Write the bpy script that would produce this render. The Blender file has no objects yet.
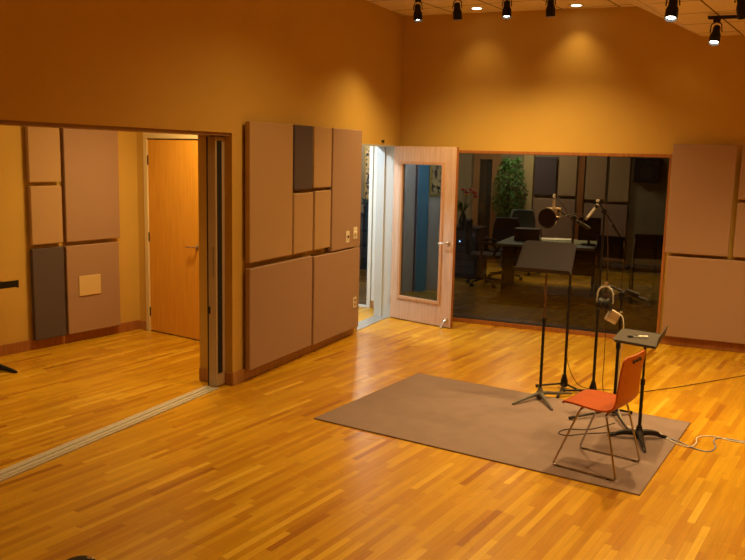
import bpy, bmesh, math, random
from mathutils import Vector, Matrix, noise
PI = math.pi
random.seed(7)
scene = bpy.context.scene
C = scene.collection

# ------------------------------------------------------------------ helpers
def link_obj(name, bm, m, parent=None, smooth=False):
    me = bpy.data.meshes.new(name)
    bmesh.ops.recalc_face_normals(bm, faces=bm.faces)
    bm.to_mesh(me); bm.free()
    if smooth:
        for p in me.polygons: p.use_smooth = True
        me.set_sharp_from_angle(angle=math.radians(40))
    me.materials.append(m)
    o = bpy.data.objects.new(name, me); C.objects.link(o)
    if parent: o.parent = parent
    return o

def part(name, bm, m, parent, smooth=False, label=None, loc=None):
    o = link_obj(name, bm, m, parent, smooth)
    if label: o['label'] = label
    if loc: o.location = loc
    return o

def tag(o, label, cat, group=None):
    o['label'] = label; o['category'] = cat
    if group: o['group'] = group
    return o

def thing(name, label, cat, loc=(0, 0, 0), rotz=0, group=None):
    o = bpy.data.objects.new(name, None); C.objects.link(o)
    o.empty_display_size = .05
    o.location = loc; o.rotation_euler = (0, 0, rotz)
    return tag(o, label, cat, group)

def struct(name, bm, m, label=None):
    o = link_obj(name, bm, m); o['kind'] = 'structure'
    if label: o['label'] = label
    return o

def struct_root(name, loc=(0, 0, 0), rotz=0, label=None):
    o = bpy.data.objects.new(name, None); C.objects.link(o)
    o.empty_display_size = .05
    o.location = loc; o.rotation_euler = (0, 0, rotz); o['kind'] = 'structure'
    if label: o['label'] = label
    return o

def dup(root, loc, rotz, label):
    def cp(o, parent):
        c = o.copy(); C.objects.link(c)
        if parent: c.parent = parent
        for ch in o.children: cp(ch, c)
        return c
    r = cp(root, None)
    r.location = loc; r.rotation_euler = (0, 0, rotz); r['label'] = label
    return r

def box(bm, x0, x1, y0, y1, z0, z1, bev=0.0, mat=None):
    vs = [bm.verts.new((x, y, z)) for x in (x0, x1) for y in (y0, y1) for z in (z0, z1)]
    q = [(0, 1, 3, 2), (4, 6, 7, 5), (0, 4, 5, 1), (2, 3, 7, 6), (0, 2, 6, 4), (1, 5, 7, 3)]
    fs = [bm.faces.new([vs[i] for i in f]) for f in q]
    if bev > 0:
        es = list({e for f in fs for e in f.edges})
        r = bmesh.ops.bevel(bm, geom=es, offset=bev, segments=2, affect='EDGES', profile=.5)
        vs = list({v for f in r['faces'] for v in f.verts} | {v for v in vs if v.is_valid})
    if mat is not None: bmesh.ops.transform(bm, matrix=mat, verts=vs)
    return bm

def nb(*a, **k):
    bm = bmesh.new()
    if a: box(bm, *a, **k)
    return bm

def tube(bm, pts, r, seg=10, closed=False, caps=True):
    pts = [Vector(p) for p in pts]; n = len(pts)
    rs = r if isinstance(r, (list, tuple)) else [r]*n
    T = []
    for i in range(n):
        if closed: t = pts[(i+1) % n]-pts[i-1]
        else: t = pts[min(i+1, n-1)]-pts[max(i-1, 0)]
        T.append(t.normalized())
    up = Vector((0, 0, 1)) if abs(T[0].z) < .9 else Vector((1, 0, 0))
    N = (up-T[0]*up.dot(T[0])).normalized()
    rings = []
    for i in range(n):
        N = (N-T[i]*N.dot(T[i])).normalized(); B = T[i].cross(N)
        rings.append([bm.verts.new(pts[i]+(N*math.cos(2*PI*k/seg)+B*math.sin(2*PI*k/seg))*rs[i]) for k in range(seg)])
    m = n if closed else n-1
    for i in range(m):
        a, b = rings[i], rings[(i+1) % n]
        for k in range(seg):
            bm.faces.new((a[k], a[(k+1) % seg], b[(k+1) % seg], b[k]))
    if caps and not closed:
        bm.faces.new(rings[0][::-1]); bm.faces.new(rings[-1])
    return bm

def nt(*a, **k): return tube(bmesh.new(), *a, **k)

def smoothpath(pts, n=8):
    P = [Vector(p) for p in pts]; out = []
    for i in range(len(P)-1):
        p0 = P[max(i-1, 0)]; p1 = P[i]; p2 = P[i+1]; p3 = P[min(i+2, len(P)-1)]
        for k in range(n):
            t = k/n
            out.append(.5*((2*p1)+(p2-p0)*t+(2*p0-5*p1+4*p2-p3)*t*t+(3*p1-p0-3*p2+p3)*t**3))
    out.append(P[-1]); return out

def roundpath(pts, r, n=6):
    P = [Vector(p) for p in pts]; out = [P[0]]
    for i in range(1, len(P)-1):
        a = (P[i-1]-P[i]).normalized(); b = (P[i+1]-P[i]).normalized()
        A = P[i]+a*r; B = P[i]+b*r
        for k in range(n+1):
            t = k/n; out.append(A*(1-t)**2+P[i]*2*t*(1-t)+B*t*t)
    out.append(P[-1]); return out

def lathe(bm, prof, seg=20, M=None):
    rings = []
    for r, z in prof:
        if r < 1e-6: rings.append([bm.verts.new((0, 0, z))])
        else: rings.append([bm.verts.new((r*math.cos(2*PI*k/seg), r*math.sin(2*PI*k/seg), z)) for k in range(seg)])
    for a, b in zip(rings, rings[1:]):
        for k in range(seg):
            k2 = (k+1) % seg
            f = ([a[0]] if len(a) == 1 else [a[k], a[k2]])+([b[0]] if len(b) == 1 else [b[k2], b[k]])
            if len(f) > 2: bm.faces.new(f)
    if len(rings[0]) > 1: bm.faces.new(rings[0][::-1])
    if len(rings[-1]) > 1: bm.faces.new(rings[-1])
    if M is not None:
        bmesh.ops.transform(bm, matrix=M, verts=[v for r in rings for v in r])
    return bm

def nl(*a, **k): return lathe(bmesh.new(), *a, **k)

def along(p, q):
    """matrix whose local z runs from p to q, origin p"""
    p = Vector(p); q = Vector(q)
    return Matrix.Translation(p) @ (q-p).to_track_quat('Z', 'Y').to_matrix().to_4x4()

def prism(bm, pts, z0, z1, M=None):
    a = [bm.verts.new((x, y, z0)) for x, y in pts]; b = [bm.verts.new((x, y, z1)) for x, y in pts]
    n = len(pts)
    bm.faces.new(a[::-1]); bm.faces.new(b)
    for i in range(n): bm.faces.new((a[i], a[(i+1) % n], b[(i+1) % n], b[i]))
    if M is not None: bmesh.ops.transform(bm, matrix=M, verts=a+b)
    return bm

def sheet(grid, thick):
    """grid[i][j] of points -> slab of given thickness"""
    bm = bmesh.new()
    n, m = len(grid), len(grid[0])
    def nrm(i, j):
        a = Vector(grid[min(i+1, n-1)][j])-Vector(grid[max(i-1, 0)][j])
        b = Vector(grid[i][min(j+1, m-1)])-Vector(grid[i][max(j-1, 0)])
        return a.cross(b).normalized()
    T = [[bm.verts.new(Vector(grid[i][j])+nrm(i, j)*thick/2) for j in range(m)] for i in range(n)]
    B = [[bm.verts.new(Vector(grid[i][j])-nrm(i, j)*thick/2) for j in range(m)] for i in range(n)]
    for i in range(n-1):
        for j in range(m-1):
            bm.faces.new((T[i][j], T[i+1][j], T[i+1][j+1], T[i][j+1]))
            bm.faces.new((B[i][j], B[i][j+1], B[i+1][j+1], B[i+1][j]))
    for i in range(n-1):
        bm.faces.new((T[i][0], B[i][0], B[i+1][0], T[i+1][0]))
        bm.faces.new((T[i][m-1], T[i+1][m-1], B[i+1][m-1], B[i][m-1]))
    for j in range(m-1):
        bm.faces.new((T[0][j], T[0][j+1], B[0][j+1], B[0][j]))
        bm.faces.new((T[n-1][j], B[n-1][j], B[n-1][j+1], T[n-1][j+1]))
    return bm

# ------------------------------------------------------------------ materials
def newmat(name):
    m = bpy.data.materials.new(name); m.use_nodes = True
    nt_ = m.node_tree; b = nt_.nodes['Principled BSDF']
    return m, nt_, b

def mat(name, col, rough=.5, metal=0., noise_s=0, noise_a=0., bump=0., bump_s=200, spec=.5, col2=None):
    m, t, b = newmat(name)
    b.inputs['Base Color'].default_value = (*col, 1)
    b.inputs['Roughness'].default_value = rough
    b.inputs['Metallic'].default_value = metal
    b.inputs['Specular IOR Level'].default_value = spec
    tc = t.nodes.new('ShaderNodeTexCoord')
    if noise_s:
        n = t.nodes.new('ShaderNodeTexNoise'); n.inputs['Scale'].default_value = noise_s; n.inputs['Detail'].default_value = 4
        t.links.new(tc.outputs['Object'], n.inputs['Vector'])
        r = t.nodes.new('ShaderNodeValToRGB')
        c2 = col2 or tuple(c*(1-noise_a) for c in col)
        r.color_ramp.elements[0].position = .35; r.color_ramp.elements[1].position = .65
        r.color_ramp.elements[0].color = (*c2, 1); r.color_ramp.elements[1].color = (*col, 1)
        t.links.new(n.outputs['Fac'], r.inputs['Fac']); t.links.new(r.outputs['Color'], b.inputs['Base Color'])
    if bump:
        n = t.nodes.new('ShaderNodeTexNoise'); n.inputs['Scale'].default_value = bump_s; n.inputs['Detail'].default_value = 3
        t.links.new(tc.outputs['Object'], n.inputs['Vector'])
        bp = t.nodes.new('ShaderNodeBump'); bp.inputs['Strength'].default_value = bump; bp.inputs['Distance'].default_value = .002
        t.links.new(n.outputs['Fac'], bp.inputs['Height']); t.links.new(bp.outputs['Normal'], b.inputs['Normal'])
    return m

def emis(name, col, s):
    m = bpy.data.materials.new(name); m.use_nodes = True
    t = m.node_tree; t.nodes.clear()
    e = t.nodes.new('ShaderNodeEmission'); e.inputs[0].default_value = (*col, 1); e.inputs[1].default_value = s
    o = t.nodes.new('ShaderNodeOutputMaterial'); t.links.new(e.outputs[0], o.inputs[0])
    return m

def glass(name, ior=1.5, tint=(1, 1, 1), rough=0.0):
    m = bpy.data.materials.new(name); m.use_nodes = True
    t = m.node_tree; t.nodes.clear()
    tr = t.nodes.new('ShaderNodeBsdfTransparent'); tr.inputs[0].default_value = (*tint, 1)
    g = t.nodes.new('ShaderNodeBsdfGlossy'); g.inputs['Roughness'].default_value = rough
    f = t.nodes.new('ShaderNodeFresnel'); f.inputs[0].default_value = ior
    mx = t.nodes.new('ShaderNodeMixShader'); o = t.nodes.new('ShaderNodeOutputMaterial')
    t.links.new(f.outputs[0], mx.inputs[0]); t.links.new(tr.outputs[0], mx.inputs[1]); t.links.new(g.outputs[0], mx.inputs[2])
    t.links.new(mx.outputs[0], o.inputs[0])
    return m

def wood(name, c1, c2, rough=.35, scale=(30, 30, 1.5)):
    m, t, b = newmat(name)
    tc = t.nodes.new('ShaderNodeTexCoord'); mp = t.nodes.new('ShaderNodeMapping'); mp.inputs['Scale'].default_value = scale
    n = t.nodes.new('ShaderNodeTexNoise'); n.inputs['Scale'].default_value = 1.6; n.inputs['Detail'].default_value = 6; n.inputs['Distortion'].default_value = .6
    r = t.nodes.new('ShaderNodeValToRGB'); r.color_ramp.elements[0].position = .3; r.color_ramp.elements[1].position = .7
    r.color_ramp.elements[0].color = (*c1, 1); r.color_ramp.elements[1].color = (*c2, 1)
    t.links.new(tc.outputs['Object'], mp.inputs[0]); t.links.new(mp.outputs[0], n.inputs['Vector'])
    t.links.new(n.outputs['Fac'], r.inputs[0]); t.links.new(r.outputs[0], b.inputs['Base Color'])
    b.inputs['Roughness'].default_value = rough
    b.inputs['Specular IOR Level'].default_value = .3
    return m

QA = math.radians(8.3)           # the boards run a little off the long walls
def floor_material():
    m, t, b = newmat('oak_strip_floor')
    N = t.nodes.new; Lk = t.links.new
    def M(op, a, bb=None, c=None):
        n = N('ShaderNodeMath'); n.operation = op
        for i, v in enumerate((a, bb, c)):
            if v is None: continue
            if isinstance(v, (int, float)): n.inputs[i].default_value = v
            else: Lk(v, n.inputs[i])
        return n.outputs[0]
    tc = N('ShaderNodeTexCoord')
    def dot(v):
        n = N('ShaderNodeVectorMath'); n.operation = 'DOT_PRODUCT'
        Lk(tc.outputs['Object'], n.inputs[0]); n.inputs[1].default_value = v
        return n.outputs['Value']
    u = dot((math.sin(QA), math.cos(QA), 0)); v = dot((math.cos(QA), -math.sin(QA), 0))
    W = .043
    vr = M('DIVIDE', v, W); row = M('FLOOR', vr)
    w1 = N('ShaderNodeTexWhiteNoise'); w1.noise_dimensions = '1D'; Lk(row, w1.inputs['W'])
    tt = M('ADD', M('DIVIDE', u, .52), M('MULTIPLY', w1.outputs['Value'], 9.7)); idx = M('FLOOR', tt)
    cv = N('ShaderNodeCombineXYZ'); Lk(row, cv.inputs[0]); Lk(idx, cv.inputs[1])
    w2 = N('ShaderNodeTexWhiteNoise'); w2.noise_dimensions = '2D'; Lk(cv.outputs[0], w2.inputs['Vector'])
    ramp = N('ShaderNodeValToRGB'); els = ramp.color_ramp.elements
    els[0].position = 0; els[0].color = (.33, .125, .007, 1)
    els[1].position = 1; els[1].color = (.70, .43, .040, 1)
    for p, c in ((.04, (.45, .205, .009, 1)), (.5, (.53, .275, .010, 1)), (.90, (.60, .335, .016, 1))):
        e = els.new(p); e.color = c
    Lk(w2.outputs['Value'], ramp.inputs[0])
    # grain
    g = N('ShaderNodeCombineXYZ'); Lk(M('MULTIPLY', u, 3.), g.inputs[0]); Lk(M('MULTIPLY', v, 70.), g.inputs[1]); Lk(M('MULTIPLY', w2.outputs['Value'], 40.), g.inputs[2])
    gn = N('ShaderNodeTexNoise'); gn.inputs['Scale'].default_value = 1.; gn.inputs['Detail'].default_value = 5; gn.inputs['Distortion'].default_value = .8
    Lk(g.outputs[0], gn.inputs['Vector'])
    gm = M('ADD', M('MULTIPLY', gn.outputs['Fac'], .5), .75)
    # joints
    fv = M('FRACT', vr); fu = M('FRACT', tt)
    j = M('MULTIPLY', M('GREATER_THAN', fv, .03), M('GREATER_THAN', fu, .004))
    jm = M('ADD', M('MULTIPLY', j, .35), .65)
    mul = M('MULTIPLY', gm, jm)
    mx = N('ShaderNodeVectorMath'); mx.operation = 'SCALE'; Lk(ramp.outputs[0], mx.inputs[0]); Lk(mul, mx.inputs['Scale'])
    Lk(mx.outputs[0], b.inputs['Base Color'])
    rn = N('ShaderNodeTexNoise'); rn.inputs['Scale'].default_value = 1.3
    Lk(tc.outputs['Object'], rn.inputs['Vector'])
    Lk(M('ADD', M('MULTIPLY', rn.outputs['Fac'], .12), .22), b.inputs['Roughness'])
    b.inputs['Specular IOR Level'].default_value = .45
    bp = N('ShaderNodeBump'); bp.inputs['Strength'].default_value = .25; bp.inputs['Distance'].default_value = .001
    Lk(M('ADD', j, M('MULTIPLY', w2.outputs['Value'], .4)), bp.inputs['Height']); Lk(bp.outputs[0], b.inputs['Normal'])
    return m

def ceiling_material():
    m, t, b = newmat('ceiling_tiles')
    N = t.nodes.new; Lk = t.links.new
    tc = N('ShaderNodeTexCoord')
    outs = []
    for vec, off in (((math.cos(QA)/.61, -math.sin(QA)/.61, 0), .47), ((math.sin(QA)/.61, math.cos(QA)/.61, 0), .2)):
        n = N('ShaderNodeVectorMath'); n.operation = 'DOT_PRODUCT'; Lk(tc.outputs['Object'], n.inputs[0]); n.inputs[1].default_value = vec
        a = N('ShaderNodeMath'); a.operation = 'ADD'; Lk(n.outputs['Value'], a.inputs[0]); a.inputs[1].default_value = off
        f = N('ShaderNodeMath'); f.operation = 'FRACT'; Lk(a.outputs[0], f.inputs[0])
        g = N('ShaderNodeMath'); g.operation = 'GREATER_THAN'; Lk(f.outputs[0], g.inputs[0]); g.inputs[1].default_value = .028
        outs.append(g.outputs[0])
    mm = N('ShaderNodeMath'); mm.operation = 'MULTIPLY'; Lk(outs[0], mm.inputs[0]); Lk(outs[1], mm.inputs[1])
    r = N('ShaderNodeValToRGB'); r.color_ramp.elements[0].color = (.16, .10, .05, 1); r.color_ramp.elements[1].color = (.84, .72, .60, 1)
    Lk(mm.outputs[0], r.inputs[0]); Lk(r.outputs[0], b.inputs['Base Color'])
    b.inputs['Roughness'].default_value = .9
    return m

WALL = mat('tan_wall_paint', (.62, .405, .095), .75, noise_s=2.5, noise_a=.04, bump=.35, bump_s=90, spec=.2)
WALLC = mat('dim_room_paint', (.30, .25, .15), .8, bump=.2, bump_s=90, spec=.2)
WHITEW = mat('cool_white_paint', (.70, .72, .70), .6)
FLOOR = floor_material()
CEIL = ceiling_material()
F_TAUPE = mat('taupe_acoustic_fabric', (.43, .275, .185), .95, noise_s=260, noise_a=.22, bump=.5, bump_s=500, spec=.1)
F_TAN = mat('tan_acoustic_fabric', (.52, .34, .18), .95, noise_s=260, noise_a=.20, bump=.5, bump_s=500, spec=.1)
F_DARK = mat('charcoal_acoustic_fabric', (.125, .098, .105), .95, noise_s=260, noise_a=.25, bump=.5, bump_s=500, spec=.1)
OAK = wood('oak_trim', (.36, .17, .055), (.50, .26, .09), .4)
OAKD = wood('oak_door_veneer', (.52, .34, .23), (.68, .49, .36), .4)
MAPLE = wood('honey_maple_veneer', (.66, .31, .035), (.76, .39, .05), .35)
REDWOOD = wood('reddish_oak_trim', (.30, .11, .035), (.42, .17, .05), .4)
ORANGE = wood('orange_stained_plywood', (.37, .062, .004), (.45, .088, .006), .42, scale=(4, 30, 30))
CARPET = mat('mauve_grey_carpet', (.275, .20, .185), 1., noise_s=7, noise_a=.08, bump=.9, bump_s=420, spec=.05)
BLACK = mat('black_powder_coat', (.013, .012, .013), .5, spec=.25)
SATBLACK = mat('satin_black_steel', (.016, .012, .013), .4, spec=.3)
DESKM = mat('charcoal_music_desk_enamel', (.034, .028, .038), .6, noise_s=60, noise_a=.1, spec=.12)
BASEM = mat('grey_cast_stand_base', (.11, .10, .09), .45)
CHROME = mat('chrome', (.40, .36, .34), .22, 1.)
NICKEL = mat('satin_nickel', (.70, .66, .60), .3, 1.)
ALU = mat('brushed_aluminium', (.60, .58, .52), .45, .3, noise_s=40, noise_a=.1)
ALUW = mat('cool_grey_painted_jamb', (.50, .53, .53), .5)
PLATE = mat('ivory_plastic', (.78, .72, .60), .4)
SLOT = mat('dark_slot', (.02, .015, .012), .6)
RUBBER = mat('black_rubber_seal', (.008, .008, .009), .8)
CREAM = mat('cream_painted_trim', (.62, .50, .30), .5)
GLASS = glass('clear_window_glass', 1.45, (.86, .86, .86))
DGLASS = glass('tinted_door_glass', 2.3, (.70, .76, .82))
LAMPW = emis('lit_lamp_face', (1., .93, .75), 14.)
LAMPD = emis('lit_downlight_lens', (1., .88, .62), 6.)
GOLD = mat('gold_microphone_body', (.42, .34, .24), .45, .5)
SILVERM = mat('silver_microphone_body', (.72, .74, .76), .35, .2)
MESH_F = mat('dark_nylon_mesh', (.020, .010, .010), .9, spec=.03)
REDCORD = mat('dark_red_cord', (.055, .018, .012), .6)
WHITEC = mat('white_cord', (.72, .68, .62), .5)
BLUEC = mat('blue_grey_cord', (.22, .26, .42), .5)
PAPER = mat('white_paper', (.80, .78, .70), .8)
LEAF = mat('ficus_leaf_green', (.10, .27, .035), .5, noise_s=14, noise_a=.5)
BARK = mat('brown_bark', (.12, .07, .035), .9)
POT = mat('dark_plant_pot', (.05, .035, .03), .5)
DFAB = mat('black_office_fabric', (.022, .020, .024), .8)
GFAB = mat('grey_green_chair_vinyl', (.10, .15, .14), .6)
DESKTOP = mat('grey_green_laminate', (.22, .23, .17), .45)
PETR = mat('red_petals', (.65, .03, .03), .6)
PETY = mat('yellow_petals', (.75, .45, .04), .6)

# ------------------------------------------------------------------ main dimensions (metres)
LX = -3.88      # studio face of left wall
BY = 9.44       # studio face of back wall
RX = 3.2        # right wall (outside the frame)
RY = -1.6       # rear wall (behind the camera)

# floor
bm = nb(-9, RX+.3, RY-.3, 15.6, -.12, 0)
struct('floor', bm, FLOOR, 'glossy honey oak strip floor running through all the rooms')

# left wall, with the wide sliding-door opening and the doorway near the corner
bm = bmesh.new()
box(bm, -4.25, LX, 1.0, 5.8, 2.145, 3.9)          # over the opening
box(bm, -4.25, LX, RY-.2, 1.0, 0, 3.9)           # beyond the opening, beside camera
box(bm, -4.00, LX, 5.8, 8.29, 0, 3.9)            # leaf in front of the door pocket
box(bm, -4.22, -4.10, 5.8, 7.10, 0, 3.9)         # leaf behind the door pocket
box(bm, -4.10, -4.00, 5.8, 8.29, 2.16, 3.9)      # head of the pocket
box(bm, -4.08, LX, 8.29, 9.28, 2.11, 3.9)        # over the doorway
box(bm, -4.08, LX, 9.28, 9.74, 0, 3.9)
struct('wall_left', bm, WALL, 'tan painted left wall with wide sliding door opening')

# back wall around the window
bm = bmesh.new()
box(bm, LX, RX+.2, BY, BY+.28, 2.07, 3.9)
box(bm, -.72, RX+.2, BY, BY+.28, 0, 2.07)
struct('wall_back', bm, WALL, 'tan painted back wall above the dark studio window')
struct('wall_right', nb(RX, RX+.2, RY-.2, BY, 0, 3.9), WALL)
struct('wall_rear', nb(LX, RX, RY-.2, RY, 0, 3.9), F_TAUPE, 'fabric covered rear wall behind the camera')

# ceiling: high flat part, sloped part, low flat part; edges run with the boards
def cx(s, y): return s+math.tan(QA)*(y-BY)
bm = bmesh.new()
def slab(s0, z0, s1, z1, x0=None, x1=None):
    pts = []
    for y in (RY-.2, BY+.1):
        a = x0 if x0 is not None else cx(s0, y); b = x1 if x1 is not None else cx(s1, y)
        pts.append(((a, y, z0), (b, y, z1)))
    (a, b), (c, d) = pts
    lo = [bm.verts.new(p) for p in (a, b, d, c)]; hi = [bm.verts.new((p[0], p[1], 3.95)) for p in (a, b, d, c)]
    bm.faces.new(lo); bm.faces.new(hi[::-1])
    for i in range(4): bm.faces.new((lo[i], hi[i], hi[(i+1) % 4], lo[(i+1) % 4]))
slab(0, 3.64, -1.20, 3.62, x0=LX-.25)
slab(-1.20, 3.62, -.53, 3.285)
slab(-.53, 3.285, 0, 3.285, x1=RX+.2)
struct('ceiling', bm, CEIL, 'tan tiled studio ceiling stepping down to the right')

# adjoining room seen through the wide opening (turned about 11 degrees)
A11 = math.radians(11.2)
RM = Matrix.Translation((-6.30, 5.58, 0)) @ Matrix.Rotation(-A11, 4, 'Z')    # local y runs along its panelled wall, local x into the room
def rbox(bm, *a, **k): return box(bm, *a, mat=RM, **k)
bm = bmesh.new()
rbox(bm, -.28, -.08, -6.0, 1.74, 0, 2.95)
struct('wall_adjoining_left', bm, WALL, 'tan wall of the adjoining room behind its panels')
bm = bmesh.new()
CL = 1.655                                         # local y of its door wall
rbox(bm, -.08, .045, CL, CL+.10, 0, 2.95); rbox(bm, .045, 1.005, CL, CL+.10, 2.17, 2.95); rbox(bm, 1.005, 2.02, CL, CL+.10, 0, 2.95)
struct('wall_adjoining_back', bm, WALL, 'tan wall of the adjoining room around the maple door')
struct('wall_adjoining_rear', nb(-7.9, -4.25, -.9, -.7, 0, 2.95), WALL)
struct('ceiling_adjoining', nb(-8.2, -4.25, -.9, 7.5, 2.95, 3.05), CREAM)

# baseboards
def bboard(name, boxes, m=OAK, M=None):
    bm = bmesh.new()
    for b in boxes: box(bm, *b, bev=.004, mat=M)
    return struct(name, bm, m)
bboard('baseboard_left', [(LX, LX+.014, 5.8, 8.22, 0, .115), (-4.0, LX+.014, 5.786, 5.80, 0, .115), (-4.22, -4.10, 5.786, 5.80, 0, .115)])
bboard('baseboard_back', [(-.70, RX, BY-.014, BY, 0, .10)], REDWOOD)
bboard('baseboard_right', [(RX-.014, RX, RY, BY-.014, 0, .10)], REDWOOD)
bboard('baseboard_adjoining_left', [(-.08, -.066, -6, CL-.014, 0, .105)], REDWOOD, RM)
bboard('baseboard_adjoining_back', [(-.066, .02, CL-.014, CL, 0, .105), (1.07, 1.9, CL-.014, CL, 0, .105)], OAK, RM)

# soffit strip and floor track of the sliding door
bm = nb(-4.10, -3.90, 1.0, 5.80, 2.12, 2.145)
struct('trim_1', bm, mat('brown_track_header', (.30, .17, .085), .5), 'brown header track over the wide opening')
bm = bmesh.new()
box(bm, -4.060, -3.925, 1.0, 5.66, 0, .004)
for x0, x1 in ((-4.060, -4.005), (-3.990, -3.955), (-3.945, -3.925)): box(bm, x0, x1, 1.0, 5.66, .004, .010)
struct('trim_2', bm, ALU, 'aluminium sliding door track set in the floor')

# sliding door parked in its pocket
sd = struct_root('door_1', (-3.99, 5.665, 0), 0, 'grey sliding door parked in the wall pocket, edge showing')
part('door_leaf', nb(-.038, .038, 0, 1.5, .012, 2.11, bev=.003), mat('grey_beige_door_edge', (.46, .35, .22), .5), sd)
part('edge_seal', nb(.038, .041, .022, .088, .12, 2.08), RUBBER, sd)
part('corner_strip', nb(-.047, -.039, -.004, .02, .012, 2.11), SLOT, sd)
part('latch', nb(-.040, -.018, -.008, 0, .64, .70, bev=.003), SLOT, sd, label='dark metal latch')
part('pull_handle', nb(.004, .012, -.010, 0, .95, 1.22, bev=.003), NICKEL, sd)

# ------------------------------------------------------------------ acoustic panels
def panel(name, label, w, h, m, M, group, th=.05):
    """panel in local x 0..w, z 0..h, front facing -y"""
    bm = bmesh.new(); box(bm, 0, w, -th, 0, 0, h, bev=.008)
    bmesh.ops.subdivide_edges(bm, edges=[e for e in bm.edges if e.calc_length() > .3], cuts=2)
    r = thing('acoustic_panel', label, 'acoustic panel', (0, 0, 0), 0, group)
    r.matrix_world = M
    part('padded_face', bm, m, r)
    part('mounting_rail', nb(w*.2, w*.8, 0, .0295, h-.10, h-.06), SLOT, r)
    part('mounting_rail', nb(w*.2, w*.8, 0, .0295, .06, .10), SLOT, r)
    return r
ML = Matrix.Translation((LX+.029, 0, 0)) @ Matrix.Rotation(PI/2, 4, 'Z')      # local x -> +y, -y -> +x
GL = 'acoustic panels on the left wall'
for y0, y1, z0, z1, m, l in (
    (5.95, 6.68, 1.05, 2.25, F_TAN, 'tall tan fabric panel at the left end of the wall group beside the sliding door'),
    (6.71, 7.06, 1.65, 2.25, F_DARK, 'small charcoal fabric panel at the top of the group by the open door'),
    (7.09, 7.46, 1.66, 2.25, F_TAN, 'small tan panel right of the small charcoal panel'),
    (6.71, 7.08, 1.05, 1.62, F_TAN, 'small tan panel directly under the small charcoal panel'),
    (7.12, 7.46, 1.05, 1.63, F_TAN, 'small tan panel in the lower row, left of the panel with wall plates'),
    (7.49, 8.18, 1.00, 2.25, F_TAUPE, 'tall taupe panel with two wall plates next to the open doorway'),
    (5.95, 7.08, .10, 1.00, F_TAUPE, 'wide taupe bottom panel nearest the sliding door opening'),
    (7.12, 8.18, .09, .985, F_TAUPE, 'wide taupe bottom panel with an electrical outlet near its right edge')):
    panel('p', l, y1-y0, z1-z0, m, Matrix.Translation((0, y0, z0)) @ ML, GL)
MB_ = Matrix.Translation((0, BY-.029, 0))
GB = 'acoustic panels on the back wall'
for x0, x1, z0, z1, m, l in (
    (-.72, -.09, 1.02, 2.18, F_TAUPE, 'tall taupe panel right beside the dark window'),
    (-.69, .47, .105, .985, F_TAUPE, 'wide taupe bottom panel right of the window, behind the low music stand'),
    (-.045, .34, 1.62, 2.18, F_TAUPE, 'taupe panel sliver in the upper row at the right picture edge'),
    (-.045, .34, 1.02, 1.59, F_TAUPE, 'taupe panel sliver in the middle row at the right picture edge')):
    panel('p', l, x1-x0, z1-z0, m, Matrix.Translation((x0, 0, z0)) @ MB_, GB)
MR = RM @ Matrix.Translation((-.055, 0, 0)) @ Matrix.Rotation(PI/2, 4, 'Z')
GR = 'acoustic panels in the adjoining room'
plate_parent = None
for s0, s1, z0, z1, m, l in (
    (.32, .665, 1.655, 2.25, F_TAN, 'small tan panel at upper left in the adjoining room'),
    (.325, .665, 1.05, 1.62, F_TAN, 'small tan panel above the tall charcoal one in the adjoining room'),
    (.32, .665, .10, 1.01, F_DARK, 'charcoal bottom panel in the adjoining room'),
    (.705, 1.355, 1.05, 2.25, F_TAUPE, 'tall taupe upper panel in the adjoining room'),
    (.695, 1.335, .10, 1.01, F_TAUPE, 'taupe bottom panel framing a cream plate in the adjoining room')):
    panel('p', l, s1-s0, z1-z0, m, RM @ Matrix.Translation((-.055, s0, z0)) @ Matrix.Rotation(PI/2, 4, 'Z'), GR)
bm = nb(-.004, .006, .825, 1.085, .485, .69, bev=.003, mat=RM)
o = link_obj('wall_plate', bm, mat('cream_blank_plate', (.66, .50, .25), .6)); tag(o, 'square cream blank plate set in the lower panel of the adjoining room', 'wall plate')

# wall plates and outlet on the left wall panels
def plate(name, y, z, w, h, label, cat, kind):
    r = thing(name, label, cat, (LX+.080, y, z), 0)
    part('cover_plate', nb(0, .006, -w/2, w/2, -h/2, h/2, bev=.002), PLATE, r)
    if kind == 'outlet':
        for dz in (-.024, .024):
            s = part('socket', nb(.006, .009, -.017, .017, dz-.014, dz+.014, bev=.001), mat('socket_brown', (.30, .14, .07), .5), r)
            for dy in (-.007, .004): part('slot', nb(.009, .010, dy, dy+.003, dz-.006, dz+.006), SLOT, s)
    elif kind == 'toggle':
        s = part('toggle', nb(.006, .020, -.006, .006, -.012, .014, bev=.002), SLOT, r)
    else:
        part('dial', nl([(.022, 0), (.022, .008), (.014, .016), (0, .016)], 16, M=Matrix.Translation((.006, 0, 0)) @ Matrix.Rotation(PI/2, 4, 'Y')), PLATE, r, True)
    return r
plate('light_switch', 7.85, 1.125, .085, .125, 'ivory toggle switch plate, left one of the pair on the tall taupe panel', 'light switch', 'toggle')
plate('dimmer_switch', 8.04, 1.15, .095, .13, 'ivory dimmer plate nearest the open doorway', 'dimmer switch', 'dial')
plate('electrical_outlet', 8.06, .385, .08, .12, 'ivory electrical outlet low on the bottom panel by the doorway', 'outlet', 'outlet')

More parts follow.
